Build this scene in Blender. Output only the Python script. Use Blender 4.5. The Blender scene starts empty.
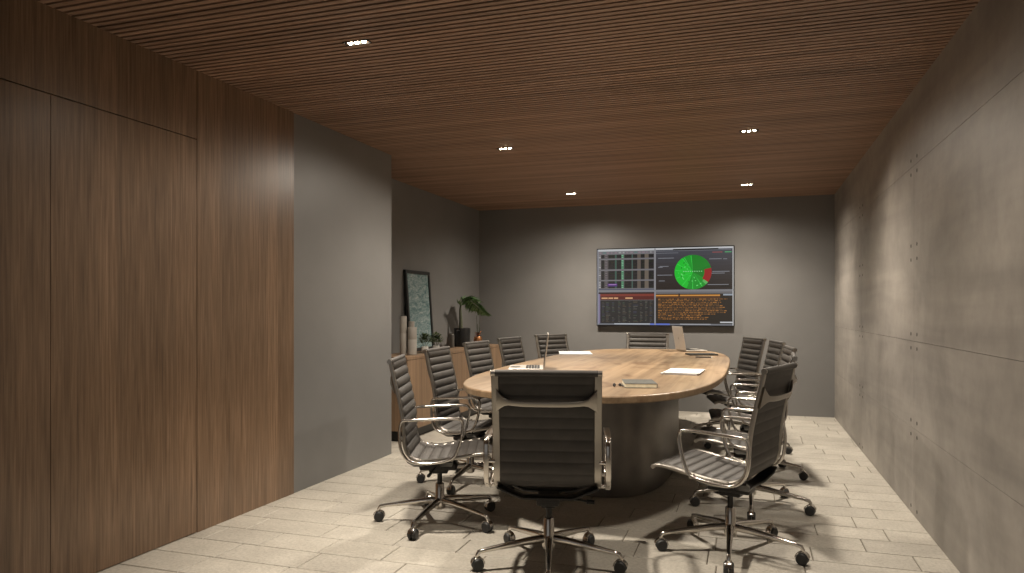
import bpy, bmesh, math, random
from mathutils import Vector, Matrix
random.seed(7)
PI = math.pi
S = bpy.context.scene
C = S.collection

# ------------------------------------------------------------ camera, world, exposure
H = 2.576                      # ceiling height
XL, XR, YB, YF = -2.918, 0.953, 9.047, -1.6
XA = -3.43                     # back of the alcove
CAM = Vector((0, 0, 1.24))
cam_d = bpy.data.cameras.new('camera')
cam = bpy.data.objects.new('camera', cam_d); C.objects.link(cam)
cam_d.sensor_width = 36.0
cam_d.lens = 36.0 * 719.24 / 1024
cam_d.shift_y = 23.64 / 1024
cam_d.clip_start = 0.02
cam.location = CAM
cam.rotation_euler = (PI / 2, 0, 0.3167)
S.camera = cam

W = bpy.data.worlds.new('world'); S.world = W
W.use_nodes = True
W.node_tree.nodes['Background'].inputs[0].default_value = (1.0, 0.96, 0.92, 1)
W.node_tree.nodes['Background'].inputs[1].default_value = 0.22
S.view_settings.view_transform = 'Standard'
S.view_settings.look = 'None'
S.view_settings.gamma = 1.0
S.view_settings.use_curve_mapping = False
S.view_settings.exposure = 0.0

BEAM_W, BEAM_CONE, BEAM_BLEND = 190.0, math.radians(122), 1.0
SPILL_W, SPILL_CONE, SPILL_BLEND = 78.0, math.radians(160), .6
LAMP_COL = (1.0, 0.89, 0.75)
# x, y, beam watts, spill watts, beam tilt about X and Y (deg)
LAMP_SPOTS = [(-1.92, 8.035, 1.15, 1.0, 3, 0), (-.01, 8.035, 1.1, .85, 3, 0), (-1.90, 5.62, 1.0, 1.0, -11, 0), (.01, 5.635, 1.05, .75, -8, 0),
              (-1.85, 3.166, 1.5, .42, 6, 14), (.01, 3.18, .45, .25, 0, 0)]  # last entry: unseen dim lamp, added to fill the dark shadow before the table

# ------------------------------------------------------------ materials
def lin(c):
    return tuple(((v / 255) / 12.92 if v / 255 <= 0.04045 else ((v / 255 + 0.055) / 1.055) ** 2.4) for v in c)

class NT:
    def __init__(s, name):
        s.m = bpy.data.materials.new(name); s.m.use_nodes = True
        s.t = s.m.node_tree; s.b = s.t.nodes['Principled BSDF']
    def n(s, typ, **kw):
        o = s.t.nodes.new(typ)
        for k, v in kw.items():
            if k in o.inputs: o.inputs[k].default_value = v
            else: setattr(o, k, v)
        return o
    def l(s, a, ao, b, bi):
        s.t.links.new(a.outputs[ao], b.inputs[bi])
    def coords(s, scale=(1, 1, 1), rot=(0, 0, 0)):
        tc = s.n('ShaderNodeTexCoord'); mp = s.n('ShaderNodeMapping')
        mp.inputs['Scale'].default_value = scale
        mp.inputs['Rotation'].default_value = rot
        s.l(tc, 'Object', mp, 'Vector'); return mp
    def noise(s, vec, scale=1, detail=4, rough=.55, dist=0):
        o = s.n('ShaderNodeTexNoise'); o.inputs['Scale'].default_value = scale
        o.inputs['Detail'].default_value = detail; o.inputs['Roughness'].default_value = rough
        o.inputs['Distortion'].default_value = dist
        s.l(vec, 'Vector', o, 'Vector'); return o
    def ramp(s, src, out, stops):
        r = s.n('ShaderNodeValToRGB'); e = r.color_ramp.elements
        while len(e) < len(stops): e.new(.5)
        for i, (p, c) in enumerate(stops):
            e[i].position = p; e[i].color = (*c, 1)
        s.l(src, out, r, 'Fac'); return r
    def mix(s, a, b, fac, mode='MIX'):
        o = s.n('ShaderNodeMix', data_type='RGBA', blend_type=mode)
        if isinstance(fac, tuple): s.l(fac[0], fac[1], o, 0)
        else: o.inputs[0].default_value = fac
        for v, i in ((a, 6), (b, 7)):
            if isinstance(v, tuple) and len(v) == 2: s.t.links.new(v[0].outputs[v[1]], o.inputs[i])
            else: o.inputs[i].default_value = (*v, 1)
        return o
    def base(s, node, out): s.l(node, out, s.b, 'Base Color')
    def basemix(s, node): s.t.links.new(node.outputs[2], s.b.inputs['Base Color'])
    def bump(s, node, out, strength=.2, dist=.01):
        o = s.n('ShaderNodeBump'); o.inputs['Strength'].default_value = strength
        o.inputs['Distance'].default_value = dist
        s.l(node, out, o, 'Height'); s.l(o, 'Normal', s.b, 'Normal')
    def set(s, rough=.5, metal=0, spec=.5):
        s.b.inputs['Roughness'].default_value = rough; s.b.inputs['Metallic'].default_value = metal
        s.b.inputs['Specular IOR Level'].default_value = spec
        return s.m

def plain(name, col, rough=.5, metal=0, spec=.5, var=.12, nscale=30):
    t = NT(name); mp = t.coords()
    n = t.noise(mp, nscale, 3)
    r = t.ramp(n, 'Fac', [(.3, tuple(v * (1 - var) for v in col)), (.7, tuple(min(1, v * (1 + var)) for v in col))])
    t.base(r, 'Color')
    return t.set(rough, metal, spec)

def emis(name, col, strength=1.0):
    m = bpy.data.materials.new(name); m.use_nodes = True
    b = m.node_tree.nodes['Principled BSDF']
    b.inputs['Base Color'].default_value = (.01, .01, .01, 1)
    b.inputs['Roughness'].default_value = .6
    b.inputs['Specular IOR Level'].default_value = .15
    b.inputs['Emission Color'].default_value = (*col, 1)
    b.inputs['Emission Strength'].default_value = strength
    return m

def wood(name, along, cols, board=.11, grain=1.0, rough=.45, across=None, streak=.5):
    """along: axis index of the grain; boards change tone across the other axes."""
    t = NT(name)
    sc = [38 * grain] * 3; sc[along] = 1.1 * grain
    mp = t.coords(tuple(sc))
    n1 = t.noise(mp, 1.0, 6, .62, .4)
    sc2 = [9 * grain] * 3; sc2[along] = .35 * grain
    mp2 = t.coords(tuple(sc2))
    n2 = t.noise(mp2, 1.0, 3, .5, .8)
    # board tone
    tc = t.n('ShaderNodeTexCoord'); sep = t.n('ShaderNodeSeparateXYZ'); t.l(tc, 'Object', sep, 'Vector')
    dv = t.n('ShaderNodeMath', operation='DIVIDE'); t.l(sep, across, dv, 0); dv.inputs[1].default_value = board
    fl = t.n('ShaderNodeMath', operation='FLOOR'); t.l(dv, 0, fl, 0)
    wn = t.n('ShaderNodeTexWhiteNoise', noise_dimensions='1D'); t.l(fl, 0, wn, 'W')
    r1 = t.ramp(n1, 'Fac', [(.28, cols[0]), (.5, cols[1]), (.74, cols[2])])
    r2 = t.ramp(n2, 'Fac', [(.3, (.62, .62, .62)), (.7, (1.22, 1.18, 1.14))])
    r3 = t.ramp(wn, 'Value', [(0, (.80, .79, .78)), (1, (1.14, 1.12, 1.10))])
    m1 = t.mix((r1, 'Color'), (r2, 'Color'), streak, 'MULTIPLY')
    m2 = t.mix((m1, 2), (r3, 'Color'), .9, 'MULTIPLY')
    t.basemix(m2)
    t.bump(n1, 'Fac', .12, .004)
    return t.set(rough)

M = {}
M['wall_wood'] = wood('walnut_panel', 2, [(.122, .075, .045), (.210, .136, .085), (.31, .208, .137)], .105, 2.3, .36, 'Y', .35)
M['ceil_wood'] = wood('ceiling_slat_wood', 0, [(.20, .124, .084), (.32, .205, .143), (.43, .285, .205)], .044, .8, .5, 'Y', .4)
def oak():
    m = wood('table_oak', 1, [(.190, .124, .070), (.295, .206, .123), (.385, .282, .180)], .29, .6, .42, 'X', .55)
    nt = m.node_tree; b = nt.nodes['Principled BSDF']; old = b.inputs['Base Color'].links[0].from_socket
    tc = nt.nodes.new('ShaderNodeTexCoord'); mp = nt.nodes.new('ShaderNodeMapping'); mp.inputs['Scale'].default_value = (2.6, 1.1, 1)
    n = nt.nodes.new('ShaderNodeTexNoise'); n.inputs['Scale'].default_value = 1.5; n.inputs['Detail'].default_value = 5; n.inputs['Distortion'].default_value = 1.6
    rp = nt.nodes.new('ShaderNodeValToRGB'); e = rp.color_ramp.elements
    e[0].position = .30; e[0].color = (.48, .39, .33, 1); e[1].position = .47; e[1].color = (1, 1, 1, 1)
    mx = nt.nodes.new('ShaderNodeMix'); mx.data_type = 'RGBA'; mx.blend_type = 'MULTIPLY'; mx.inputs[0].default_value = .85
    L = nt.links.new
    L(tc.outputs['Object'], mp.inputs['Vector']); L(mp.outputs['Vector'], n.inputs['Vector']); L(n.outputs['Fac'], rp.inputs['Fac'])
    L(old, mx.inputs[6]); L(rp.outputs['Color'], mx.inputs[7]); L(mx.outputs[2], b.inputs['Base Color'])
    return m
M['oak'] = oak()
M['cabinet_wood'] = wood('sideboard_oak', 2, [(.19, .122, .072), (.265, .175, .108), (.335, .228, .146)], .2, .7, .5, 'Y', .4)
M['ceil_back'] = plain('ceiling_void', (.018, .012, .009), .9)
M['gap'] = plain('shadow_gap', (.016, .012, .010), .9)

def paint(name, col):
    t = NT(name); mp = t.coords()
    n = t.noise(mp, 1.6, 5, .6); n2 = t.noise(mp, 160, 2)
    r = t.ramp(n, 'Fac', [(.3, tuple(v * .93 for v in col)), (.7, tuple(v * 1.06 for v in col))])
    t.base(r, 'Color'); t.bump(n2, 'Fac', .06, .002)
    return t.set(.46, 0, .5)
M['paint'] = paint('warm_grey_paint', (.182, .179, .175))

def concrete():
    t = NT('cast_concrete')
    mp = t.coords()
    n1 = t.noise(mp, 1.1, 6, .6, .6); n2 = t.noise(mp, 9, 5, .6)
    mps = t.coords((1, .5, 5)); n3 = t.noise(mps, 1.0, 4, .55, .5)
    r1 = t.ramp(n1, 'Fac', [(.3, (.208, .193, .175)), (.7, (.335, .312, .284))])
    r2 = t.ramp(n2, 'Fac', [(.3, (.86, .86, .86)), (.7, (1.1, 1.1, 1.1))])
    r3 = t.ramp(n3, 'Fac', [(.3, (.74, .73, .73)), (.7, (1.2, 1.18, 1.16))])
    m1 = t.mix((r1, 'Color'), (r2, 'Color'), .7, 'MULTIPLY')
    m2 = t.mix((m1, 2), (r3, 'Color'), .8, 'MULTIPLY')
    t.basemix(m2); t.bump(n2, 'Fac', .08, .004)
    return t.set(.5, 0, .5)
M['concrete'] = concrete()
M['hole'] = plain('tie_hole', (.012, .011, .010), .8)

def stone():
    t = NT('stone_paver')
    mp = t.coords(); n1 = t.noise(mp, 5, 5, .6); n2 = t.noise(mp, 60, 5, .75)
    r1 = t.ramp(n1, 'Fac', [(.3, (.40, .372, .325)), (.7, (.49, .460, .405))])
    r2 = t.ramp(n2, 'Fac', [(.34, (.66, .65, .63)), (.58, (1.06, 1.06, 1.06))])
    at = t.n('ShaderNodeAttribute', attribute_name='tone')
    r3 = t.ramp(at, 'Fac', [(0, (.92, .92, .915)), (1, (1.04, 1.04, 1.03))])
    m1 = t.mix((r1, 'Color'), (r2, 'Color'), .7, 'MULTIPLY')
    m2 = t.mix((m1, 2), (r3, 'Color'), 1, 'MULTIPLY')
    t.basemix(m2); t.bump(n2, 'Fac', .25, .003)
    return t.set(.6, 0, .4)
M['stone'] = stone()
M['grout'] = plain('paver_joint', (.135, .115, .09), .9)

M['chrome'] = plain('polished_aluminium', (.60, .57, .53), .17, 1, .5, .04, 4)
M['satin'] = plain('satin_aluminium', (.40, .375, .34), .30, 1, .5, .05, 6)
M['dark_metal'] = plain('black_metal', (.022, .021, .020), .35, .6)
M['rubber'] = plain('black_rubber', (.018, .018, .018), .5)
def leather():
    t = NT('dark_leather'); mp = t.coords()
    n = t.noise(mp, 14, 4); n2 = t.noise(mp, 220, 3)
    r = t.ramp(n, 'Fac', [(.3, (.046, .042, .038)), (.7, (.064, .058, .053))])
    t.base(r, 'Color'); t.bump(n2, 'Fac', .12, .001)
    return t.set(.56, 0, .38)
M['leather'] = leather()
M['pedestal'] = plain('brushed_dark_steel', (.175, .160, .145), .38, .85, .5, .1, 8)
M['white'] = plain('white_plastic', (.72, .71, .68), .4, 0, .5, .03)
M['paper'] = plain('paper', (.64, .64, .64), .8, 0, .2, .03)
M['alu_light'] = plain('pale_aluminium', (.62, .58, .53), .42, .55, .5, .03)
M['key'] = plain('black_keys', (.015, .015, .016), .5)
M['cover'] = plain('book_cover', (.085, .088, .078), .55)
M['pages'] = plain('cream_pages', (.70, .64, .48), .8)
M['ceramic'] = plain('grey_ceramic', (.36, .335, .30), .55, 0, .5, .06, 12)
M['ceramic_dark'] = plain('dark_grey_ceramic', (.10, .095, .085), .5, 0, .5, .06, 12)
M['black_pot'] = plain('black_glaze', (.012, .012, .012), .35)
M['copper'] = plain('copper', (.75, .36, .17), .3, 1)
M['leaf'] = plain('leaf_green', (.095, .185, .065), .45, 0, .5, .35, 25)
M['leaf_dark'] = plain('shrub_green', (.085, .125, .045), .55, 0, .5, .4, 60)
M['stem'] = plain('plant_stem', (.085, .095, .06), .6)
M['soil'] = plain('soil', (.03, .022, .016), .9)
M['frame_black'] = plain('black_frame', (.012, .013, .013), .4)
M['grey_text'] = plain('printed_grey', (.45, .46, .48), .8)
def art():
    t = NT('abstract_print'); mp = t.coords((1, 2.2, 6))
    n = t.noise(mp, 4.5, 7, .68, 1.2); n2 = t.noise(t.coords(), 3, 3)
    r = t.ramp(n, 'Fac', [(.30, (.07, .135, .155)), (.48, (.20, .295, .305)), (.58, (.31, .39, .39)), (.72, (.58, .61, .60))])
    r2 = t.ramp(n2, 'Fac', [(.35, (.8, .85, .85)), (.65, (1.1, 1.05, 1.05))])
    m = t.mix((r, 'Color'), (r2, 'Color'), 1, 'MULTIPLY'); t.basemix(m)
    return t.set(.25)
M['art'] = art()
M['lens'] = emis('lamp_lens', (1.0, .86, .64), 70)

# ------------------------------------------------------------ mesh helpers
def mesh(name, bm, mats, parent=None, smooth=False, loc=None, auto=None):
    me = bpy.data.meshes.new(name)
    bmesh.ops.recalc_face_normals(bm, faces=bm.faces)
    bm.to_mesh(me); bm.free()
    for m in (mats if isinstance(mats, (list, tuple)) else [mats]): me.materials.append(M[m] if isinstance(m, str) else m)
    o = bpy.data.objects.new(name, me); C.objects.link(o)
    if parent: o.parent = parent
    if loc: o.location = loc
    if smooth:
        for p in me.polygons: p.use_smooth = True
        if auto:
            md = o.modifiers.new('edge', 'EDGE_SPLIT'); md.split_angle = math.radians(auto)
    return o

def box(bm, x0, x1, y0, y1, z0, z1, bev=0, mi=0, seg=2):
    vs = [bm.verts.new(p) for p in ((x0, y0, z0), (x1, y0, z0), (x1, y1, z0), (x0, y1, z0), (x0, y0, z1), (x1, y0, z1), (x1, y1, z1), (x0, y1, z1))]
    fs = [bm.faces.new([vs[i] for i in q]) for q in ((3, 2, 1, 0), (4, 5, 6, 7), (0, 1, 5, 4), (1, 2, 6, 5), (2, 3, 7, 6), (3, 0, 4, 7))]
    for f in fs: f.material_index = mi
    if bev:
        es = list({e for f in fs for e in f.edges})
        r = bmesh.ops.bevel(bm, geom=es, offset=bev, segments=seg, affect='EDGES', profile=.5)
        for f in r['faces']: f.material_index = mi
    return vs

def lathe(bm, prof, n=24, c=(0, 0, 0), mi=0, cap=True):
    rings = []
    for r, z in prof:
        rings.append([bm.verts.new((c[0] + r * math.cos(2 * PI * i / n), c[1] + r * math.sin(2 * PI * i / n), c[2] + z)) for i in range(n)])
    for a, b in zip(rings, rings[1:]):
        for i in range(n):
            f = bm.faces.new((a[i], a[(i + 1) % n], b[(i + 1) % n], b[i])); f.material_index = mi
    if cap:
        for rg in (rings[0], rings[-1]):
            f = bm.faces.new(rg); f.material_index = mi
    return rings

def rrect(w, h, r, n=3):
    """rounded-rectangle section, w along side axis, h along normal."""
    pts = []
    for cx, cy, a0 in ((w / 2 - r, h / 2 - r, 0), (-w / 2 + r, h / 2 - r, 90), (-w / 2 + r, -h / 2 + r, 180), (w / 2 - r, -h / 2 + r, 270)):
        for k in range(n + 1):
            a = math.radians(a0 + 90 * k / n); pts.append((cx + r * math.cos(a), cy + r * math.sin(a)))
    return pts

def circ(r, n=10): return [(r * math.cos(2 * PI * i / n), r * math.sin(2 * PI * i / n)) for i in range(n)]

def sweep(bm, pts, secs, side=None, closed=False, mi=0, ref=(0, 0, 1)):
    """pts: list of Vector; secs: one section or one per point; side: fixed side axis or None."""
    pts = [Vector(p) for p in pts]; n = len(pts)
    if secs and not isinstance(secs[0][0], (tuple, list)): secs = [secs] * n
    rings = []
    for i, p in enumerate(pts):
        if closed: t = pts[(i + 1) % n] - pts[i - 1]
        else: t = pts[min(i + 1, n - 1)] - pts[max(i - 1, 0)]
        t.normalize()
        sd = Vector(side) if side else t.cross(Vector(ref))
        sd.normalize(); nm = sd.cross(t).normalized()
        rings.append([bm.verts.new(p + sd * a + nm * b) for a, b in secs[i]])
    m = len(rings[0])
    rng = range(n) if closed else range(n - 1)
    for i in rng:
        a, b = rings[i], rings[(i + 1) % n]
        for k in range(m):
            f = bm.faces.new((a[k], a[(k + 1) % m], b[(k + 1) % m], b[k])); f.material_index = mi
    if not closed:
        for rg in (rings[0], rings[-1]):
            f = bm.faces.new(rg); f.material_index = mi

def catmull(P, k=6, closed=False):
    out = []; n = len(P); P = [Vector(p) for p in P]
    rng = n if closed else n - 1
    for i in range(rng):
        p0 = P[i - 1] if (closed or i > 0) else P[0] * 2 - P[1]
        p1, p2 = P[i], P[(i + 1) % n]
        p3 = P[(i + 2) % n] if (closed or i + 2 < n) else P[-1] * 2 - P[-2]
        for j in range(k):
            t = j / k
            out.append(.5 * ((2 * p1) + (-p0 + p2) * t + (2 * p0 - 5 * p1 + 4 * p2 - p3) * t * t + (-p0 + 3 * p1 - 3 * p2 + p3) * t ** 3))
    if not closed: out.append(P[-1])
    return out

def tag(o, label, cat, group=None):
    o['label'] = label; o['category'] = cat
    if group: o['group'] = group
    return o
def thing(name, label, cat, loc=(0, 0, 0), rz=0, group=None):
    o = bpy.data.objects.new(name, None); C.objects.link(o)
    o.location = loc; o.rotation_euler = (0, 0, rz); o.empty_display_size = .1
    return tag(o, label, cat, group)
def struct(name, bm, mats, **k):
    o = mesh(name, bm, mats, **k)
    if not k.get('parent'): o['kind'] = 'structure'
    return o
def copy_tree(o, parent=None):
    c = o.copy(); C.objects.link(c)
    if parent: c.parent = parent
    for ch in list(o.children): copy_tree(ch, c)
    return c

# ------------------------------------------------------------ setting
# floor: stone pavers laid in rows across the room, random joints
bm = bmesh.new()
tone = bm.loops.layers.float.new('tone') if False else bm.faces.layers.float.new('tone')
rowp, gap = 0.2215, 0.0045
y = 2.966 - 21 * rowp
rnd = random.Random(3)
while y < YB:
    x = XA - .1 - rnd.random() * .45
    while x < XR + .05:
        L = rnd.choice((.36, .45, .47, .48, .56))
        x0, x1, y0, y1 = max(x, XA - .1), min(x + L, XR + .05), max(y, YF), min(y + rowp, YB + .05)
        if x1 - x0 > .02 and y1 - y0 > .02:
            dz = rnd.uniform(-.0012, .0)
            g = gap / 2; c = .0035
            lo = [bm.verts.new(p) for p in ((x0 + g, y0 + g, -.012), (x1 - g, y0 + g, -.012), (x1 - g, y1 - g, -.012), (x0 + g, y1 - g, -.012))]
            md = [bm.verts.new((v.co.x, v.co.y, dz - c)) for v in lo]
            g += c
            hi = [bm.verts.new(p) for p in ((x0 + g, y0 + g, dz), (x1 - g, y0 + g, dz), (x1 - g, y1 - g, dz), (x0 + g, y1 - g, dz))]
            fs = [bm.faces.new(hi)]
            for a, b in ((lo, md), (md, hi)):
                for i in range(4): fs.append(bm.faces.new((a[i], a[(i + 1) % 4], b[(i + 1) % 4], b[i])))
            tv = rnd.random()
            for f in fs: f[tone] = tv
        x += L
    y += rowp
box(bm, XA - .1, XR + .05, YF, YB + .05, -.08, -.008, mi=1)
struct('floor', bm, ['stone', 'grout'])

# ceiling: timber slats across the room below a dark void
bm = bmesh.new()
box(bm, XA - .1, XR + .1, YF, YB + .1, H + .044, H + .10, mi=1)
pitch = .0445; y = YF
while y < YB - .01:
    box(bm, XA - .02, XR + .02, y, y + .0285, H, H + .045)
    y += pitch
struct('ceiling', bm, ['ceil_wood', 'ceil_back'])

# left wall: timber panelling with a flush door, then the painted column
XW = XL - .06
bm = bmesh.new()
SEAM, DZ, G = 3.264, 2.192, .0026
box(bm, XW, XL, SEAM + G, 4.165, 0, H)                    # fixed panel
box(bm, XW, XL, YF, SEAM - G, DZ + G, H)                  # header
box(bm, XW - .03, XW - .005, YF, 4.165, 0, H, mi=1)
struct('wall_left', bm, ['wall_wood', 'gap'])
bm = bmesh.new(); box(bm, XW, XL, 2.378 + G * .6, SEAM - G, .004, DZ - G); struct('door_1', bm, 'wall_wood')
bm = bmesh.new(); box(bm, XW, XL, 1.49, 2.378 - G * .6, .004, DZ - G); struct('door_2', bm, 'wall_wood')
bm = bmesh.new(); box(bm, XW, XL, YF, 1.485, 0, DZ - G); struct('wall_left_panel', bm, 'wall_wood')
bm = bmesh.new(); box(bm, XA - .06, XL - .004, 4.17, 5.575, 0, H); struct('wall_column', bm, 'paint')
bm = bmesh.new(); box(bm, XA - .08, XA, 5.4, YB + .08, 0, H); struct('wall_alcove', bm, 'paint')
bm = bmesh.new(); box(bm, XA - .08, XR + .08, YB, YB + .08, 0, H); struct('wall_back', bm, 'paint')

# right wall: cast concrete panels with open joints and tie holes
bm = bmesh.new()
ys = [YF, .63, 2.755, 4.879, 7.0, YB]; zs = [0, .525, 1.052, 2.112, H + .02]; g = .0011
for y0, y1 in zip(ys, ys[1:]):
    for z0, z1 in zip(zs, zs[1:]):
        box(bm, XR, XR + .05, y0 + g, y1 - g, z0 + (g if z0 else 0), z1 - g)
box(bm, XR + .006, XR + .08, YF, YB, 0, H + .03, mi=1)
for yc in ys[1:-1]:
    for zc in (0, .525, 1.052, 1.590, 2.112):
        for dy in (-.082, .082):
            for dz in (-.043, .043):
                zz = zc + dz
                if zz < 0: continue
                n = 12; r = .0115
                vs = [bm.verts.new((XR - .0006, yc + dy + r * math.cos(2 * PI * i / n), zz + r * math.sin(2 * PI * i / n))) for i in range(n)]
                vi = [bm.verts.new((XR + .01, v.co.y, v.co.z)) for v in vs]
                f = bm.faces.new(vs); f.material_index = 1
                for i in range(n):
                    f = bm.faces.new((vs[i], vs[(i + 1) % n], vi[(i + 1) % n], vi[i])); f.material_index = 1
struct('wall_right', bm, ['concrete', 'hole'])

# ------------------------------------------------------------ downlights
def downlight_proto():
    t = thing('recessed_downlight', '', 'downlight')
    bm = bmesh.new()
    w, d = .068, .024
    for a in ((-w, w, -d, -d + .006), (-w, w, d - .006, d), (-w, -w + .006, -d, d), (w - .006, w, -d, d)):
        box(bm, *a, -.003, .03)
    box(bm, -w, w, -d, d, .008, .012)
    mesh('housing', bm, 'dark_metal', t)
    for k in (-1, 0, 1):
        bm = bmesh.new(); lathe(bm, [(.0115, .010), (.0115, 0), (.009, -.004), (.005, -.007), (.002, -.0075)], 16)
        mesh('lens', bm, 'lens', t, loc=(k * .038, 0, .001))
    for nm, w, cone, bl in (('downlight_beam', BEAM_W, BEAM_CONE, BEAM_BLEND), ('downlight_spill', SPILL_W, SPILL_CONE, SPILL_BLEND)):
        ld = bpy.data.lights.new(nm, 'SPOT')
        ld.energy = w; ld.color = LAMP_COL; ld.spot_size = cone; ld.spot_blend = bl; ld.shadow_soft_size = .07
        lo = bpy.data.objects.new(nm, ld); C.objects.link(lo); lo.parent = t; lo.location = (0, 0, -.03)
    return t
LBL = ['small three-lens downlight in slatted ceiling, left of the two nearest the back wall',
       'small three-lens downlight in slatted ceiling, right of the two nearest the back wall',
       'three-lens downlight in slatted ceiling, middle one of the left row of three',
       'larger three-lens downlight on the right of the ceiling, nearer the viewer than its neighbour',
       'largest and brightest three-lens downlight, upper left over the near end of the room',
       'unseen three-lens fill light added just above the frame, over the nearest right chair']
proto = downlight_proto()
for i, (x, y, kb, ks, tx, ty) in enumerate(LAMP_SPOTS):
    o = proto if i == 0 else copy_tree(proto)
    o.location = (x, y, H - .002); tag(o, LBL[i], 'downlight', 'ceiling downlights')
    for q in o.children:
        if q.type == 'LIGHT':
            q.data = q.data.copy(); q.data.energy *= kb if q.name.startswith('downlight_beam') else ks
            if ty == 0 or q.name.startswith('downlight_beam'): q.rotation_euler = (math.radians(tx), math.radians(-ty), 0)
            if ty and q.name.startswith('downlight_beam'): q.data.spot_size = math.radians(98)

# ------------------------------------------------------------ table
TX, TY0, TY1, TZ = -1.0, 3.70, 8.44, .79
def superell(a, b, p, n=96):
    out = []
    for i in range(n):
        t = 2 * PI * i / n; c, s = math.cos(t), math.sin(t)
        out.append((a * math.copysign(abs(c) ** (2 / p), c), b * math.copysign(abs(s) ** (2 / p), s)))
    return out
TYC = (TY0 + TY1) / 2
tab = thing('conference_table', 'long oval oak-topped conference table on a dark metal drum base', 'table', (TX, TYC, 0))
bm = bmesh.new()
A, B = .855, (TY1 - TY0) / 2
rings = []
th = .042
for ins, z in ((.03, TZ - th), (.006, TZ - th + .001), (.001, TZ - th + .006), (0, TZ - .008), (.0025, TZ - .0025), (.008, TZ)):
    rings.append([bm.verts.new((x, y, z)) for x, y in superell(A - ins, B - ins, 3.15)])
for a, b in zip(rings, rings[1:]):
    n = len(a)
    for i in range(n): bm.faces.new((a[i], a[(i + 1) % n], b[(i + 1) % n], b[i]))
bm.faces.new(rings[0]); bm.faces.new(rings[-1])
mesh('tabletop', bm, 'oak', tab)
bm = bmesh.new()
PA, PB, PYC = .46, 1.05, 5.75 - TYC
rings = []
for ins, z in ((.012, 0), (.012, .012), (0, .014), (0, TZ - th - .012), (.012, TZ - th - .010), (.012, TZ - th)):
    rings.append([bm.verts.new((px, PYC + py, z)) for px, py in superell(PA - ins, PB - ins, 3.0, 72)])
for a, b in zip(rings, rings[1:]):
    for i in range(72): bm.faces.new((a[i], a[(i + 1) % 72], b[(i + 1) % 72], b[i]))
bm.faces.new(rings[0]); bm.faces.new(rings[-1])
mesh('pedestal', bm, 'pedestal', tab, smooth=True, auto=40)

# ------------------------------------------------------------ chairs
PROF = [(-.302, .962), (-.280, .87), (-.254, .77), (-.234, .67), (-.226, .59), (-.221, .525), (-.196, .472), (-.138, .447), (-.05, .447),
        (.06, .460), (.16, .477), (.235, .484), (.278, .474)]
SH = .05
ZS = lambda z: .957 - (.962 - z) * 1.072
curve = [(p.x + SH, ZS(p.y)) for p in catmull([Vector((a, b, 0)) for a, b in PROF], 8)]
def resample(pts, step):
    out = [pts[0]]; acc = 0
    for (a, b), (c, d) in zip(pts, pts[1:]):
        L = math.hypot(c - a, d - b); pos = step - acc
        while pos <= L:
            t = pos / L; out.append((a + (c - a) * t, b + (d - b) * t)); pos += step
        acc = (acc + L) % step if pos - step + step > L else 0
        acc = L - (pos - step)
    return out
fine = resample(curve, .0045)
def pnorm(i):
    a = fine[max(i - 1, 0)]; b = fine[min(i + 1, len(fine) - 1)]
    t = Vector((b[0] - a[0], b[1] - a[1])).normalized()
    return Vector((-t.y, t.x))            # points to the sitter (forward on the back, up on the seat)
RIB = 12                                   # samples per rib (0.054 m)
def sling(bm, i0, i1, w):
    rows = []
    for i in range(i0, i1 + 1):
        ph = (i % RIB) / RIB
        s = abs(math.sin(PI * ph)) ** .55
        n = pnorm(i); y, z = fine[i]
        ft = .0045 + (.0145 if i < isplit else .0075) * s; bk = .004 + .0035 * s
        row = []
        for x, k in ((-w, .0), (-w + .006, .65), (-w + .02, 1), (0, 1), (w - .02, 1), (w - .006, .65), (w, .0)):
            f = .003 + (ft - .003) * k; row.append((x, y + n.x * f, z + n.y * f))
        for x, k in ((w, .0), (w - .006, .65), (w - .02, 1), (0, 1), (-w + .02, 1), (-w + .006, .65), (-w, .0)):
            f = .003 + (bk - .003) * k; row.append((x, y - n.x * f, z - n.y * f))
        rows.append([bm.verts.new(p) for p in row])
    m = len(rows[0])
    for a, b in zip(rows, rows[1:]):
        for k in range(m): bm.faces.new((a[k], a[(k + 1) % m], b[(k + 1) % m], b[k]))
    bm.faces.new(rows[0]); bm.faces.new(rows[-1])
isplit = min(range(len(fine)), key=lambda i: abs(fine[i][1] - .432) + (0 if fine[i][0] < -.17 + SH else 9))
isplit -= isplit % RIB
def at_z(z):
    return min((i for i in range(isplit)), key=lambda i: abs(fine[i][1] - z))

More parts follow.
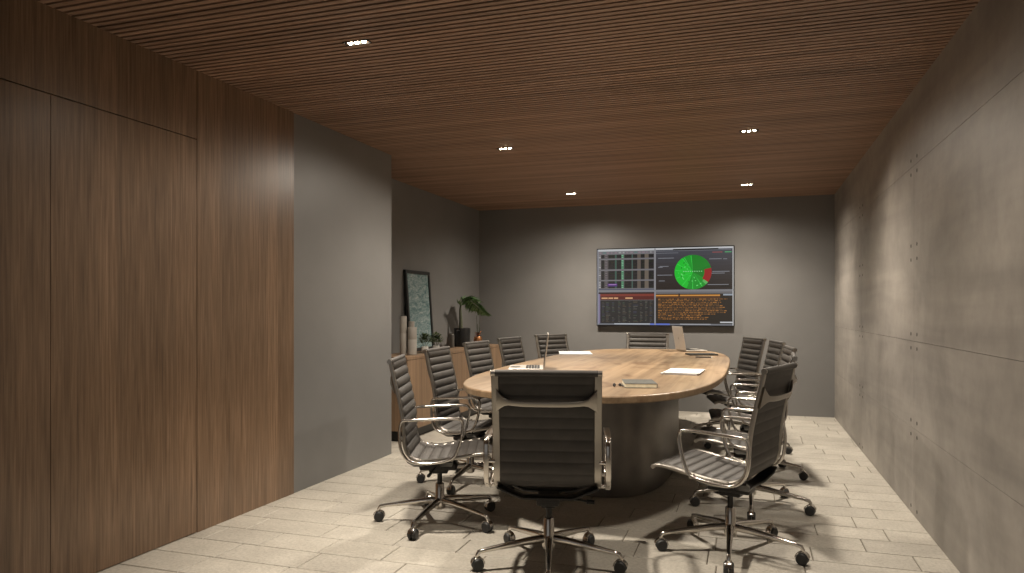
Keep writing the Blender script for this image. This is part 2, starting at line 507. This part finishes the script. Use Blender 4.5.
def make_chair():
    t = thing('swivel_chair', '', 'chair')
    HW, RX = .222, .236
    bm = bmesh.new(); sling(bm, 3, isplit, HW)
    # padded roll along the top edge
    y, z = fine[1]
    sweep(bm, [(-HW - .012, y - .002, z), (HW + .012, y - .002, z)], circ(.0155, 14))
    mesh('backrest', bm, 'leather', t, smooth=True, auto=55)
    bm = bmesh.new(); sling(bm, isplit, len(fine) - 3, HW)
    y, z = fine[-2]
    sweep(bm, [(-HW - .012, y - .004, z - .002), (HW + .012, y - .004, z - .002)], circ(.012, 14))
    mesh('seat', bm, 'leather', t, smooth=True, auto=55)
    sec = rrect(.034, .017, .005)
    for s in (-1, 1):
        bm = bmesh.new()
        sweep(bm, [(s * RX, a, b) for a, b in fine[1::3]], sec, side=(1, 0, 0))
        y, z = fine[1]
        sweep(bm, [(s * (RX - .014), y - .002, z), (s * (RX + .018), y - .002, z)], circ(.0135, 14))
        y, z = fine[-2]
        sweep(bm, [(s * (RX - .014), y - .004, z - .002), (s * (RX + .016), y - .004, z - .002)], circ(.011, 14))
        mesh('side_rail', bm, 'satin', t, smooth=True, auto=40)
    # arm: closed loop hugging the bend of the rail
    ax = RX + .047
    loop = [(-.212, .634), (-.12, .639), (-.01, .644), (.068, .645), (.096, .637), (.106, .612), (.098, .545), (.080, .480), (.058, .436), (.018, .414), (-.06, .400), (-.145, .399),
            (-.198, .418), (-.230, .462), (-.241, .525), (-.241, .585), (-.233, .622)]
    for s in (-1, 1):
        bm = bmesh.new()
        pts = [Vector((s * ax, p.y, p.z)) for p in catmull([Vector((0, a + SH, b)) for a, b in loop], 5, True)]
        secs = []
        for p in pts:
            top = p.z > .622 and -.19 < p.y - SH < .09
            secs.append(rrect(.036 if top else .026, .016 if top else .0145, .0065))
        sweep(bm, pts, secs, side=(1, 0, 0), closed=True)
        for yy, zz in ((-.232, .535), (.045, .418), (-.13, .403)):   # bosses fixing the arm to the rail
            sweep(bm, [(s * (RX + .006), yy + SH, zz), (s * (ax + .002), yy + SH, zz)], circ(.009, 10))
        mesh('armrest', bm, 'chrome', t, smooth=True, auto=40)
    # brace across the upper back, flared where it meets the rails
    bm = bmesh.new()
    y0, z0 = fine[at_z(.825)]
    pts, secs = [], []
    for k in range(25):
        u = -1 + k / 12; a = abs(u)
        flare = max(0, (a - .74) / .26) ** 1.8
        pts.append((u * (RX - .008), y0 - .012 - .030 * (1 - a ** 4), z0 - .014 * (1 - a ** 3)))
        secs.append(rrect(.025 + .085 * flare, .012, .005))
    sweep(bm, pts, secs, side=(0, -.22, .97))
    mesh('back_brace', bm, 'satin', t, smooth=True, auto=40)
    # spreader below the seat
    bm = bmesh.new()
    for yy in (-.13, .06):
        zr = min(fine[isplit:], key=lambda q: abs(q[0] - yy))[1] - .012
        sweep(bm, [(-RX, yy, zr), (-.19, yy, zr - .022), (-.12, yy * .8, .352), (0, yy * .7, .348), (.12, yy * .8, .352), (.19, yy, zr - .020), (RX, yy, zr)],
              rrect(.07, .014, .005), side=(0, 1, 0))
    mesh('seat_support', bm, 'dark_metal', t, smooth=True, auto=40)
    bm = bmesh.new()
    box(bm, -.055, .055, -.115, .105, .308, .354, .012)
    box(bm, -.035, .035, -.06, .05, .285, .315, .008)
    tm = mesh('tilt_mechanism', bm, 'dark_metal', t)
    bm = bmesh.new()
    sweep(bm, [(.05, -.02, .328), (.15, -.03, .324), (.19, -.035, .318)], circ(.0055, 8), ref=(0, 1, 0))
    sweep(bm, [(.185, -.035, .318), (.222, -.04, .316)], circ(.010, 10), ref=(0, 1, 0))
    mesh('lever', bm, 'dark_metal', tm, smooth=True, auto=40)
    bm = bmesh.new(); lathe(bm, [(.0145, .20), (.0145, .30)], 18)
    mesh('gas_column', bm, 'dark_metal', t, smooth=True, auto=40)
    bm = bmesh.new(); lathe(bm, [(.020, .072), (.030, .078), (.034, .10), (.034, .135), (.0275, .152), (.0255, .222), (.022, .226), (.015, .227)], 22)
    mesh('base_hub', bm, 'chrome', t, smooth=True, auto=40)
    bm = bmesh.new()
    path = [(0, .02, .125), (0, .10, .120), (0, .22, .106), (0, .325, .093), (0, .350, .087), (0, .359, .072), (0, .360, .058)]
    ws = [(.036, .040), (.034, .036), (.028, .027), (.022, .019), (.021, .019), (.020, .018), (.019, .017)]
    sweep(bm, path, [rrect(a, b, b * .38) for a, b in ws], side=(1, 0, 0))
    leg = mesh('leg', bm, 'chrome', t, smooth=True, auto=40)
    bm = bmesh.new()
    for s in (-1, 1):
        x0 = s * .0125
        prof = [(.004, -.011), (.024, -.011), (.0285, -.007), (.0295, 0), (.0285, .007), (.024, .011), (.004, .011)]
        rings = [[bm.verts.new((x0 + z, -.004 + r * math.cos(2 * PI * i / 20), .0295 + r * math.sin(2 * PI * i / 20))) for i in range(20)] for r, z in prof]
        for a, b in zip(rings, rings[1:]):
            for i in range(20): bm.faces.new((a[i], a[(i + 1) % 20], b[(i + 1) % 20], b[i]))
        bm.faces.new(rings[0]); bm.faces.new(rings[-1])
    sweep(bm, [(0, 0, .030), (0, 0, .066)], circ(.0075, 10), ref=(0, 1, 0))
    cs = mesh('caster', bm, 'rubber', leg, smooth=True, auto=40, loc=(0, .360, 0))
    bm = bmesh.new()                       # chrome hood over the wheels
    sweep(bm, [(0, -.004 + .034 * math.cos(a), .0295 + .034 * math.sin(a)) for a in [math.radians(q) for q in range(15, 176, 16)]], rrect(.030, .004, .0018), side=(1, 0, 0))
    # the hood belongs to the leg itself (it is its cast end)
    bmt = bmesh.new(); bmt.from_mesh(leg.data)
    me = bpy.data.meshes.new('tmp'); bm.to_mesh(me); bm.free()
    for v in me.vertices: v.co.y += .360
    bmt.from_mesh(me); bpy.data.meshes.remove(me)
    bmt.to_mesh(leg.data); bmt.free()
    for p in leg.data.polygons: p.use_smooth = True
    for k in range(1, 5):
        l2 = copy_tree(leg, t); l2.rotation_euler = (0, 0, k * 2 * PI / 5)
    return t

# x, y, facing angle (deg, anticlockwise from +Y), leg angle (deg), label
CH = [
    (-.925, 3.40, 12.5, -75, 'ribbed dark leather swivel chair at the near table end, its back to the viewer'),
    (-1.72, 3.885, -72, -90, 'swivel chair nearest the grey column, first on the left side of the table, in profile'),
    (-1.895, 4.82, -86, -90, 'second swivel chair along the left side, in front of the sideboard end with tall vases'),
    (-2.01, 5.88, -94, -84, 'third swivel chair along the left side, in front of the copper pot and black planter'),
    (-2.03, 6.84, -98, -90, 'fourth swivel chair along the left side, between planter sideboard and laptop screen'),
    (-1.91, 7.80, -119, -95, 'farthest swivel chair on the left side, seen behind the upright laptop screen'),
    (-1.145, 8.50, 180, -90, 'ribbed swivel chair at the far table end, facing the viewer below the wall screen'),
    (-.085, 3.88, 71, -90, 'nearest swivel chair on the right side, showing its rear brace and whole base'),
    (.02, 4.80, 88, -90, 'second swivel chair on the right side, mostly hidden behind the nearest right one'),
    (.05, 5.76, 95, -90, 'third swivel chair on the right side, only a sliver of its back showing'),
    (0.0, 6.76, 101, -92, 'fourth swivel chair on the right side, narrow ribbed back beside the farthest one'),
    (-.17, 7.50, 113, -90, 'farthest swivel chair on the right side, its ribbed back front turned to the viewer'),
]
chair0 = make_chair()
for i, (x, y, r, lr, lab) in enumerate(CH):
    o = chair0 if i == 0 else copy_tree(chair0)
    o.location = (x, y, 0); o.rotation_euler = (0, 0, math.radians(r))
    tag(o, lab, 'chair', 'swivel chairs around the conference table')
    for k, l in enumerate([q for q in o.children if q.name.startswith('leg')]):
        l.rotation_euler = (0, 0, math.radians(lr - 90 - r + 72 * k))

# ------------------------------------------------------------ wall screen
TVX0, TVX1, TVZ0, TVZ1 = -1.807, -.161, 1.055, 2.004
tv = thing('wall_screen', 'large wall-mounted flat screen showing dark dashboards and a green pie chart', 'screen', ((TVX0 + TVX1) / 2, YB, TVZ0))
bm = bmesh.new()
box(bm, TVX0 - .012 - tv.location.x, TVX1 + .012 - tv.location.x, -.055, -.012, -.012, TVZ1 - TVZ0 + .012, .004)
box(bm, -.3, .3, -.014, -.001, .25, .7)
mesh('bezel', bm, 'dark_metal', tv)
class Screen:
    def __init__(s): s.bm = bmesh.new(); s.mats = []; s.idx = {}; s.layer = 0
    def q(s, u0, v0, u1, v1, col, lay):
        s.poly([(u0, v0), (u1, v0), (u1, v1), (u0, v1)], col, lay)
    def poly(s, pts, col, lay):
        if col not in s.idx:
            s.idx[col] = len(s.mats); s.mats.append(emis('screen_%d_%d_%d' % col, lin(col), .85))
        w, h = TVX1 - TVX0, TVZ1 - TVZ0
        f = s.bm.faces.new([s.bm.verts.new((-w / 2 + u * w, -.0555 - lay * .0004, h - v * h)) for u, v in pts])
        f.material_index = s.idx[col]
sc = Screen(); R = random.Random(11)
sc.q(0, 0, 1, 1, (118, 118, 124), 0)
US, VS = .437, .555
# upper left: table of figures
def tl(a, b, c, d, col, lay): sc.q(.006 + a * (US - .012), .01 + b * (VS - .02), .006 + c * (US - .012), .01 + d * (VS - .02), col, lay)
tl(0, 0, 1, 1, (112, 110, 114), 1)
tl(0, 0, 1, .03, (186, 190, 192), 2)
for k in range(14): tl(.02 + k * .07, .05, .02 + k * .07 + R.uniform(.02, .055), .085, R.choice([(150, 150, 152), (96, 120, 118), (134, 118, 128)]), 2)
rows = [(.115, .205), (.245, .475), (.515, .735), (.77, .945)]
cols = [(.055, .105), (.185, .30), (.335, .415), (.475, .60), (.625, .70), (.765, .83), (.905, .99)]
for a, b in rows:
    tl(.05, a, .995, b, (76, 72, 72), 2)
    for c, d in cols: tl(c, a, d, b, (24, 23, 27), 3)
    tl(.418, a, .462, b, (70, 120, 92), 3); tl(.305, a, .332, b, (52, 88, 76), 3); tl(.603, a, .622, b, (62, 92, 84), 3)
    tl(.705, a, .76, b, (96, 86, 78), 3); tl(.833, a, .90, b, (104, 94, 84), 3)
    n = max(2, int((b - a) / .037))
    for k in range(n):
        v = a + (k + .3) * (b - a) / n
        for c, d in cols:
            w = (d - c) * R.uniform(.3, .85); st = c + (d - c - w) * R.random()
            tl(st, v, st + w, v + .014, R.choice([(40, 40, 42), (32, 44, 30), (46, 42, 32), (36, 35, 40)]), 4)
        tl(.012, v, .042, v + .018, R.choice([(190, 188, 188), (140, 138, 138)]), 3)
        tl(.424, v, .455, v + .016, R.choice([(140, 196, 160), (96, 150, 118)]), 4)
        tl(.125, v, .165, v + .014, (124, 114, 122), 4)
tl(.17, .83, .345, .90, (78, 48, 112), 5); tl(.19, .845, .33, .862, (168, 128, 196), 6)
tl(0, .965, 1, .985, (70, 74, 96), 2)
# upper right: pie chart
def tr(a, b, c, d, col, lay): sc.q(US + .006 + a * (1 - US - .012), .01 + b * (VS - .02), US + .006 + c * (1 - US - .012), .01 + d * (VS - .02), col, lay)
for k in range(12):
    f = k / 11; tr(0, k / 12, 1, (k + 1) / 12, (int(70 - 34 * f), int(71 - 42 * f), int(80 - 53 * f)), 1)
tr(0, 0, 1, .025, (190, 192, 196), 2); tr(.23, .012, .82, .045, (14, 14, 16), 3); tr(0, .05, .98, .06, (120, 122, 128), 2)
tr(0, .10, .30, .112, (120, 122, 130), 2); tr(.74, .10, .87, .118, (150, 78, 78), 2); tr(.90, .10, .985, .12, (80, 170, 110), 2)
for (a, b, c) in ((.03, .22, .24), (.05, .42, .17), (.03, .44, .09), (.02, .63, .22), (.70, .26, .86), (.88, .265, .93), (.74, .56, .96), (.73, .60, .90), (.68, .87, .95), (.04, .77, .12)):
    tr(a, b, c, b + .016, (128, 130, 138), 2)
tr(.86, .90, .96, .93, (22, 22, 24), 3)
PU, PV, RU = .7135, .318, .133
RV = RU * (TVX1 - TVX0) / (TVZ1 - TVZ0) * .96
def pie(a0, a1, r0, r1, col, lay):
    n = max(2, int(abs(a1 - a0) / 5))
    an = [math.radians(a0 + (a1 - a0) * i / n) for i in range(n + 1)]
    p = [(PU + RU * r1 * math.cos(a), PV - RV * r1 * math.sin(a)) for a in an]
    if r0: p += [(PU + RU * r0 * math.cos(a), PV - RV * r0 * math.sin(a)) for a in reversed(an)]
    else: p.append((PU, PV))
    sc.poly(p, col, lay)
pie(-30, 25, 0, 1, (16, 122, 32), 3); pie(25, 95, 0, 1, (18, 128, 34), 3); pie(95, 125, 0, 1, (20, 150, 40), 3); pie(125, 250, 0, 1, (24, 190, 46), 3); pie(250, 330, 0, 1, (18, 146, 38), 3)
pie(-36, 14, .62, 1.0, (150, 24, 28), 5); pie(-46, -36, .72, 1.0, (92, 178, 92), 5)
for a in (95, 118, 124, 150, 172, 200, 232, 268, 300): pie(a, a + 2.2, .12, .96, (60, 214, 80), 4)
for k in range(26):
    a = R.uniform(110, 300); r = R.uniform(.2, .8); pie(a, a + 7, r, r + .05, R.choice([(110, 226, 120), (16, 120, 30), (50, 205, 70)]), 5)
for k in range(9): sc.q(PU - .07 + k * .016, PV - .016, PU - .062 + k * .016, PV - .004, (140, 214, 150), 6)
# lower left: log table under a red header
def bl(a, b, c, d, col, lay): sc.q(.006 + a * (US - .012), VS + .015 + b * (1 - VS - .035), .006 + c * (US - .012), VS + .015 + d * (1 - VS - .035), col, lay)
bl(0, 0, 1, 1, (40, 39, 40), 1); bl(0, 0, 1, .04, (44, 22, 22), 2); bl(.02, .05, 1, .125, (122, 52, 42), 2); bl(0, .125, 1, .24, (86, 32, 28), 2)
for a, c in ((.06, .17), (.185, .27), (.285, .36), (.49, .62)): bl(a, .165, c, .21, (214, 164, 120), 3)
bl(0, .05, .035, 1, (126, 118, 146), 3); bl(.035, .245, 1, .255, (130, 124, 124), 3)
for k in range(17):
    v = .28 + k * .041
    for c, w in ((.07, .05), (.14, .09), (.25, .06), (.36, .05), (.44, .08), (.55, .05), (.63, .09), (.75, .05), (.84, .05), (.92, .05)):
        if R.random() < .86: bl(c, v, c + w * R.uniform(.4, 1), v + .018, R.choice([(74, 72, 70), (92, 90, 84), (64, 66, 84), (84, 74, 62), (66, 78, 66)]), 3)
# lower right: orange text list
def br(a, b, c, d, col, lay): sc.q(US + .006 + a * (1 - US - .012), VS + .015 + b * (1 - VS - .035), US + .006 + c * (1 - US - .012), VS + .015 + d * (1 - VS - .035), col, lay)
br(0, 0, 1, 1, (38, 32, 27), 1); br(0, 0, 1, .06, (104, 102, 104), 2); br(0, .09, .84, .135, (206, 140, 62), 2); br(.30, .05, .32, .135, (30, 26, 24), 3); br(.88, .07, 1, .12, (150, 160, 172), 2); br(.0, .15, .84, .19, (92, 56, 28), 2)
for k in range(13):
    v = .215 + k * .052; x = .03
    end = R.uniform(.76, .97) if k < 9 else R.uniform(.55, .8)
    while x < end:
        w = R.uniform(.018, .055); br(x, v, min(x + w, end), v + .026, R.choice([(150, 100, 48), (124, 82, 40), (168, 112, 54), (104, 72, 40)]), 2); x += w + R.uniform(.006, .014)
br(.84, .93, 1, .97, (196, 198, 202), 3)
sc.q(0, .98, 1, 1, (112, 114, 120), 4); sc.q(.13, .978, .40, .992, (178, 182, 190), 5); sc.q(.40, .978, .545, .998, (92, 112, 196), 5); sc.q(.62, .98, .84, .99, (168, 170, 176), 5)
sc.q(0, 0, .007, 1, (150, 152, 162), 7); sc.q(.993, 0, 1, 1, (190, 190, 190), 7); sc.q(US - .004, 0, US + .004, 1, (146, 146, 150), 7); sc.q(0, VS - .014, 1, VS + .006, (126, 126, 130), 7); sc.q(0, 0, 1, .012, (196, 198, 200), 6)
dp = mesh('display', sc.bm, sc.mats, tv)

# ------------------------------------------------------------ sideboard and what stands on it
SX0, SX1, SY0, SY1, SZ = XA + .004, -3.02, 6.08, 8.80, .80
sb = thing('sideboard', 'long oak sideboard standing in the alcove behind the left chairs', 'sideboard', ((SX0 + SX1) / 2, (SY0 + SY1) / 2, 0))
hx, hy = (SX1 - SX0) / 2, (SY1 - SY0) / 2
bm = bmesh.new(); box(bm, -hx, hx - .022, -hy, hy, .10, SZ - .03, .002); mesh('body', bm, 'cabinet_wood', sb)
bm = bmesh.new(); box(bm, -hx, hx, -hy - .004, hy + .004, SZ - .029, SZ, .002); mesh('top', bm, 'cabinet_wood', sb)
bm = bmesh.new(); box(bm, -hx + .01, hx - .07, -hy + .04, hy - .04, 0, .10); mesh('plinth', bm, 'dark_metal', sb)
for k in range(4):
    a = -hy + .002 + k * (2 * hy - .004) / 4; b = a + (2 * hy - .004) / 4
    bm = bmesh.new(); box(bm, hx - .021, hx - .003, a + .0012, b - .0012, .102, SZ - .032, .001); mesh('door', bm, 'cabinet_wood', sb)

# framed print leaning on the alcove wall
fw, fh = .60, .865
fr = thing('framed_print', 'tall black-framed teal abstract print leaning on the alcove wall', 'picture', (XA + .075, 7.10, SZ + .002))
fr.rotation_euler = (0, -math.radians(4.0), 0)
bm = bmesh.new()
for a in ((-fw / 2, fw / 2, 0, .035), (-fw / 2, fw / 2, fh - .035, fh), (-fw / 2, -fw / 2 + .035, .035, fh - .035), (fw / 2 - .035, fw / 2, .035, fh - .035)):
    box(bm, -.012, .016, a[0], a[1], a[2], a[3], .002)
mesh('frame', bm, 'frame_black', fr)
bm = bmesh.new(); box(bm, -.010, .004, -fw / 2 + .03, fw / 2 - .03, .03, fh - .03); mesh('print', bm, 'art', fr)

def vase(x, y, r, h, mat, label, prof=None, name='vase'):
    bm = bmesh.new()
    prof = prof or [(r * .90, 0), (r, .006), (r, h * .55), (r * .985, h * .555), (r * .985, h * .565), (r, h * .57), (r, h - .006), (r * .96, h), (r * .80, h), (r * .78, h - .02), (r * .78, h * .5)]
    lathe(bm, prof, 28)
    o = mesh(name, bm, mat, smooth=True, auto=35, loc=(x, y, SZ + .0005))
    return tag(o, label, 'vase', 'ceramic vases on the sideboard')
vase(-3.225, 6.40, .034, .380, 'ceramic', 'tallest and slimmest grey ceramic tube vase, leftmost on the sideboard')
vase(-3.262, 6.66, .030, .325, 'ceramic', 'middle-height grey ceramic vase, mostly hidden behind the other two tubes')
vase(-3.138, 6.42, .045, .272, 'ceramic', 'widest and shortest grey ceramic tube vase, in front of the print')

# two small white pots with bushy green plants
def leafquad(bm, base, d, up, L, w, mi=0):
    d = d.normalized(); sd = d.cross(up).normalized() * w / 2; nz = sd.cross(d).normalized()
    a = bm.verts.new(base); b = bm.verts.new(base + d * L * .45 + sd + nz * L * .06); c = bm.verts.new(base + d * L + nz * -L * .05); e = bm.verts.new(base + d * L * .45 - sd + nz * L * .06)
    m = bm.verts.new(base + d * L * .5)
    for f in ((a, b, m), (b, c, m), (c, e, m), (e, a, m)):
        q = bm.faces.new(f); q.material_index = mi
def bush(x, y, label, seed):
    rr = random.Random(seed)
    t = thing('potted_shrub', label, 'potted plant', (x, y, SZ + .0005), 0, 'small potted shrubs on the sideboard')
    bm = bmesh.new(); lathe(bm, [(.024, 0), (.034, .010), (.037, .04), (.034, .066), (.030, .068), (.028, .05)], 22)
    p = mesh('pot', bm, 'white', t, smooth=True, auto=40)
    bm = bmesh.new()
    for k in range(240):
        a = rr.uniform(0, 2 * PI); el = rr.uniform(-.15, 1.5); r = .066 * rr.uniform(.35, 1)
        c = Vector((r * math.cos(a) * math.cos(el), r * 1.15 * math.sin(a) * math.cos(el), .108 + 1.35 * r * math.sin(el)))
        d = Vector((math.cos(a + rr.uniform(-.7, .7)), math.sin(a + rr.uniform(-.7, .7)), rr.uniform(-.2, .9)))
        leafquad(bm, c, d, Vector((0, 0, 1)) if abs(d.z) < .9 else Vector((1, 0, 0)), rr.uniform(.026, .042), .020)
    for k in range(7):
        a = k * 2 * PI / 7
        sweep(bm, [(0, 0, .05), (.025 * math.cos(a), .025 * math.sin(a), .09), (.05 * math.cos(a), .05 * math.sin(a), .13)], circ(.0015, 5), ref=(.3, .5, 0))
    mesh('foliage', bm, 'leaf_dark', t)
bush(-3.15, 6.74, 'bushy green shrub in a small white pot, left of the pair below the print', 1)
bush(-3.11, 6.93, 'bushy green shrub in a small white pot, right of the pair below the print', 2)

# black planter with one drooping feathery frond
pl = thing('potted_palm', 'black cylindrical planter with a stout stem and one drooping feathered green frond', 'potted plant', (-3.27, 8.05, SZ + .0005))
bm = bmesh.new(); lathe(bm, [(.088, 0), (.096, .006), (.100, .215), (.098, .225), (.090, .225), (.088, .20)], 32); pt = mesh('planter', bm, 'black_pot', pl, smooth=True, auto=40)
bm = bmesh.new(); sweep(bm, [(-.01, -.165, .19), (0, -.13, .196), (0, -.096, .192)], circ(.010, 10), ref=(1, 0, 0)); mesh('handle', bm, 'black_pot', pt, smooth=True, auto=40)
bm = bmesh.new(); lathe(bm, [(.087, .195), (.05, .203), (.01, .206)], 24); mesh('soil', bm, 'soil', pl)
stemp = catmull([Vector(p) for p in ((0, -.035, .20), (0, -.045, .34), (0, -.055, .46), (.02, -.045, .555), (.06, .05, .58), (.10, .15, .525), (.15, .27, .445), (.20, .39, .385))], 8)
bm = bmesh.new()
sweep(bm, stemp[:20], [circ(.026 * (1 - .55 * i / 19), 8) for i in range(20)], ref=(1, .2, 0))
sweep(bm, stemp[19:], [circ(.0055 * (1 - .7 * i / len(stemp[19:])) + .001, 6) for i in range(len(stemp[19:]))], ref=(1, .2, 0))
mesh('stem', bm, 'stem', pl, smooth=True, auto=50)
bm = bmesh.new(); n = len(stemp); rr = random.Random(5)
for i in range(18, n):
    f = (i - 18) / (n - 18); tg = (stemp[min(i + 1, n - 1)] - stemp[i - 1]).normalized()
    sd = tg.cross(Vector((0, 0, 1))).normalized(); up = sd.cross(tg)
    L = .17 * math.sin(PI * min(1, .25 + .75 * f) ** .9) + .035
    for s in (-1, 1):
        for q in range(2):
            leafquad(bm, stemp[i] + tg * .008 * q, sd * s * .8 + tg * .55 - up * rr.uniform(.15, .5), up, L * rr.uniform(.8, 1.1), .024)
mesh('frond', bm, 'leaf', pl)

cp = thing('copper_pot', 'small copper pot with a thin twiggy stem, at the far sideboard end', 'pot', (-3.245, 8.52, SZ + .0005))
bm = bmesh.new(); lathe(bm, [(.030, 0), (.045, .01), (.056, .05), (.050, .095), (.046, .105), (.040, .105), (.042, .08)], 26); mesh('pot', bm, 'copper', cp, smooth=True, auto=40)
bm = bmesh.new()
for a, (dx, dy, h) in enumerate(((-.01, -.03, .30), (.02, .01, .25), (-.02, .03, .19), (.03, -.02, .15))):
    sweep(bm, [(0, 0, .07), (dx * .6, dy * .6, .07 + h * .5), (dx, dy, .07 + h)], circ(.0035, 6), ref=(1, .3, 0))
mesh('twig', bm, 'stem', cp, smooth=True, auto=40)
bm = bmesh.new(); rr = random.Random(9)
for k in range(36):
    a = rr.uniform(0, 2 * PI); leafquad(bm, Vector((rr.uniform(-.02, .02), rr.uniform(-.02, .02), rr.uniform(.10, .15))), Vector((math.cos(a), math.sin(a), rr.uniform(.1, .9))), Vector((.2, .1, 1)), rr.uniform(.03, .06), .018)
mesh('dry_leaves', bm, 'copper', cp)
tag(vase(-3.30, 7.80, .030, .165, 'ceramic_dark', 'x', [(.028, 0), (.030, .004), (.030, .15), (.024, .158), (.024, .165), (.019, .165), (.019, .12)], 'canister'),
    'small dark grey canister standing left of the black planter', 'canister')

# ------------------------------------------------------------ things on the table
ZT = TZ + .0006
def laptop(name, hinge0, hinge1, depth, height, lean, label, mat):
    """hinge0 -> hinge1 is the hinge line; the keyboard lies to its left, screen leans away from it."""
    a = Vector((*hinge0, 0)); b = Vector((*hinge1, 0)); d = b - a; w = d.length
    ang = math.atan2(d.y, d.x)
    t = thing(name, label, 'laptop', ((a.x + b.x) / 2, (a.y + b.y) / 2, ZT), ang, 'open laptops on the table')
    bm = bmesh.new(); box(bm, -w / 2, w / 2, 0, depth, .002, .017, .005)
    for s in (-1, 1):
        for q in (.03, depth - .03): box(bm, s * (w / 2 - .03) - .01, s * (w / 2 - .03) + .01, q - .004, q + .004, 0, .004)
    ba = mesh('base', bm, mat, t)
    bm = bmesh.new()
    for r in range(5):
        for c in range(12):
            x0 = -w / 2 + .025 + c * (w - .05) / 12; y0 = .03 + r * .021
            box(bm, x0 + .0015, x0 + (w - .05) / 12 - .0015, y0 + .0015, y0 + .0195, .0165, .0185)
    mesh('keyboard', bm, 'key', ba)
    bm = bmesh.new(); box(bm, -.055, .055, depth - .085, depth - .015, .0166, .0174); mesh('touchpad', bm, 'satin', ba)
    bm = bmesh.new(); box(bm, -w / 2, w / 2, -.010, -.001, 0, height, .004)
    scn = mesh('screen_lid', bm, mat, t, loc=(0, .004, .014)); scn.rotation_euler = (lean, 0, 0)
    bm = bmesh.new(); box(bm, -w / 2 + .008, w / 2 - .008, -.0012, -.0004, .012, height - .008); mesh('screen_panel', bm, 'key', scn)
    bm = bmesh.new(); sweep(bm, [(0, -.0098, height * .5), (0, -.0106, height * .5)], circ(.013, 18), ref=(1, 0, 0)); mesh('emblem', bm, 'satin', scn)
    bm = bmesh.new(); sweep(bm, [(-w * .42, .001, .013), (w * .42, .001, .013)], circ(.005, 10)); mesh('hinge', bm, 'satin', t)
    return t
laptop('laptop', (-1.425, 5.10), (-1.530, 5.47), .265, .262, math.radians(7), 'open laptop on the left of the table, its thin screen seen edge-on', 'alu_light')
laptop('laptop', (-.620, 7.93), (-.770, 8.26), -.235, .27, 0, 'x', 'alu_light') if False else None
l2 = laptop('laptop', (-.765, 8.255), (-.628, 7.925), .235, .262, math.radians(10), 'open laptop at the far table end, back of its lid facing the viewer', 'alu_light')

def sheetstack(name, c, w, l, rz, hgt, label, cat, n=3, mat='paper', seed=1, text=False):
    rr = random.Random(seed)
    t = thing(name, label, cat, (c[0], c[1], ZT), rz)
    for k in range(n):
        bm = bmesh.new(); z0 = k * hgt / n
        box(bm, -w / 2, w / 2, -l / 2, l / 2, z0, z0 + hgt / n - .0003)
        o = mesh('sheet', bm, mat, t); o.rotation_euler = (0, 0, rr.uniform(-.03, .03)); o.location = (rr.uniform(-.006, .006), rr.uniform(-.006, .006), 0)
    if text:
        bm = bmesh.new()
        for k in range(9): box(bm, -w * .36, w * rr.uniform(.1, .36), -l * .32 + k * l * .065, -l * .32 + k * l * .065 + .006, hgt - .0001, hgt + .0003)
        mesh('print', bm, 'grey_text', t)
    return t
sheetstack('paper_stack', (-.435, 5.30), .25, .40, math.radians(-4), .014, 'stack of white papers near the right edge of the table', 'papers', 3, seed=4, text=True)
sheetstack('paper_stack', (-1.70, 7.28), .33, .50, math.radians(14), .010, 'white papers lying on the far left edge of the table behind the laptop', 'papers', 2, seed=5)

bk = thing('book', 'dark-covered book with cream page edges on the near end of the table', 'book', (-.615, 4.30, ZT), math.radians(14))
bw, bl_, bh = .185, .26, .026
bm = bmesh.new()
box(bm, -bw / 2, bw / 2, -bl_ / 2, bl_ / 2, 0, .003, .001); box(bm, -bw / 2, bw / 2, -bl_ / 2, bl_ / 2, bh - .003, bh, .001); box(bm, bw / 2 - .003, bw / 2, -bl_ / 2, bl_ / 2, .001, bh - .001)
mesh('cover', bm, 'cover', bk)
bm = bmesh.new(); box(bm, -bw / 2 + .003, bw / 2 - .004, -bl_ / 2 + .002, bl_ / 2 - .004, .003, bh - .003); mesh('pages', bm, 'pages', bk)

for k, (x, y, lab) in enumerate(((-.748, 4.22, 'left of two tiny black earbuds lying left of the book'), (-.716, 4.23, 'right of two tiny black earbuds, the one next to the book'))):
    bm = bmesh.new()
    lathe(bm, [(.004, .001), (.0085, .004), (.0095, .010), (.0075, .016), (.003, .019)], 14)
    sweep(bm, [(0, 0, .008), (.002, -.012, .006), (.003, -.026, .004)], circ(.0032, 8), ref=(0, 0, 1))
    o = mesh('earbud', bm, 'key', smooth=True, auto=50, loc=(x, y, ZT)); o.rotation_euler = (0, 0, k * .8)
    tag(o, lab, 'earbud', 'tiny black earbuds')

fo = thing('notebook', 'thin dark notebook lying at the far right of the table by the laptop', 'notebook', (-.44, 7.46, ZT), math.radians(20))
bm = bmesh.new(); box(bm, -.14, .14, -.10, .10, 0, .0025, .001); box(bm, -.14, .14, -.10, .10, .0105, .013, .001); box(bm, -.14, -.137, -.10, .10, .001, .012); mesh('cover', bm, 'key', fo)
bm = bmesh.new(); box(bm, -.136, .137, -.097, .097, .0026, .0104); mesh('pages', bm, 'cover', fo)
bm = bmesh.new()
sweep(bm, [(-.085, 0, .0062), (.055, 0, .0062)], circ(.006, 10)); pn = thing('pen', 'dark pen on the table in front of the thin dark notebook', 'pen', (-.385, 7.02, ZT), math.radians(5))
mesh('barrel', bm, 'key', pn, smooth=True, auto=40)
bm = bmesh.new(); sweep(bm, [(.055, 0, .0062), (.078, 0, .0062)], [circ(.0056, 10), circ(.0015, 10)]); mesh('tip', bm, 'satin', pn, smooth=True, auto=40)
bm = bmesh.new(); sweep(bm, [(-.08, 0, .0130), (-.04, 0, .0130)], rrect(.003, .0012, .0005)); mesh('clip', bm, 'satin', pn)
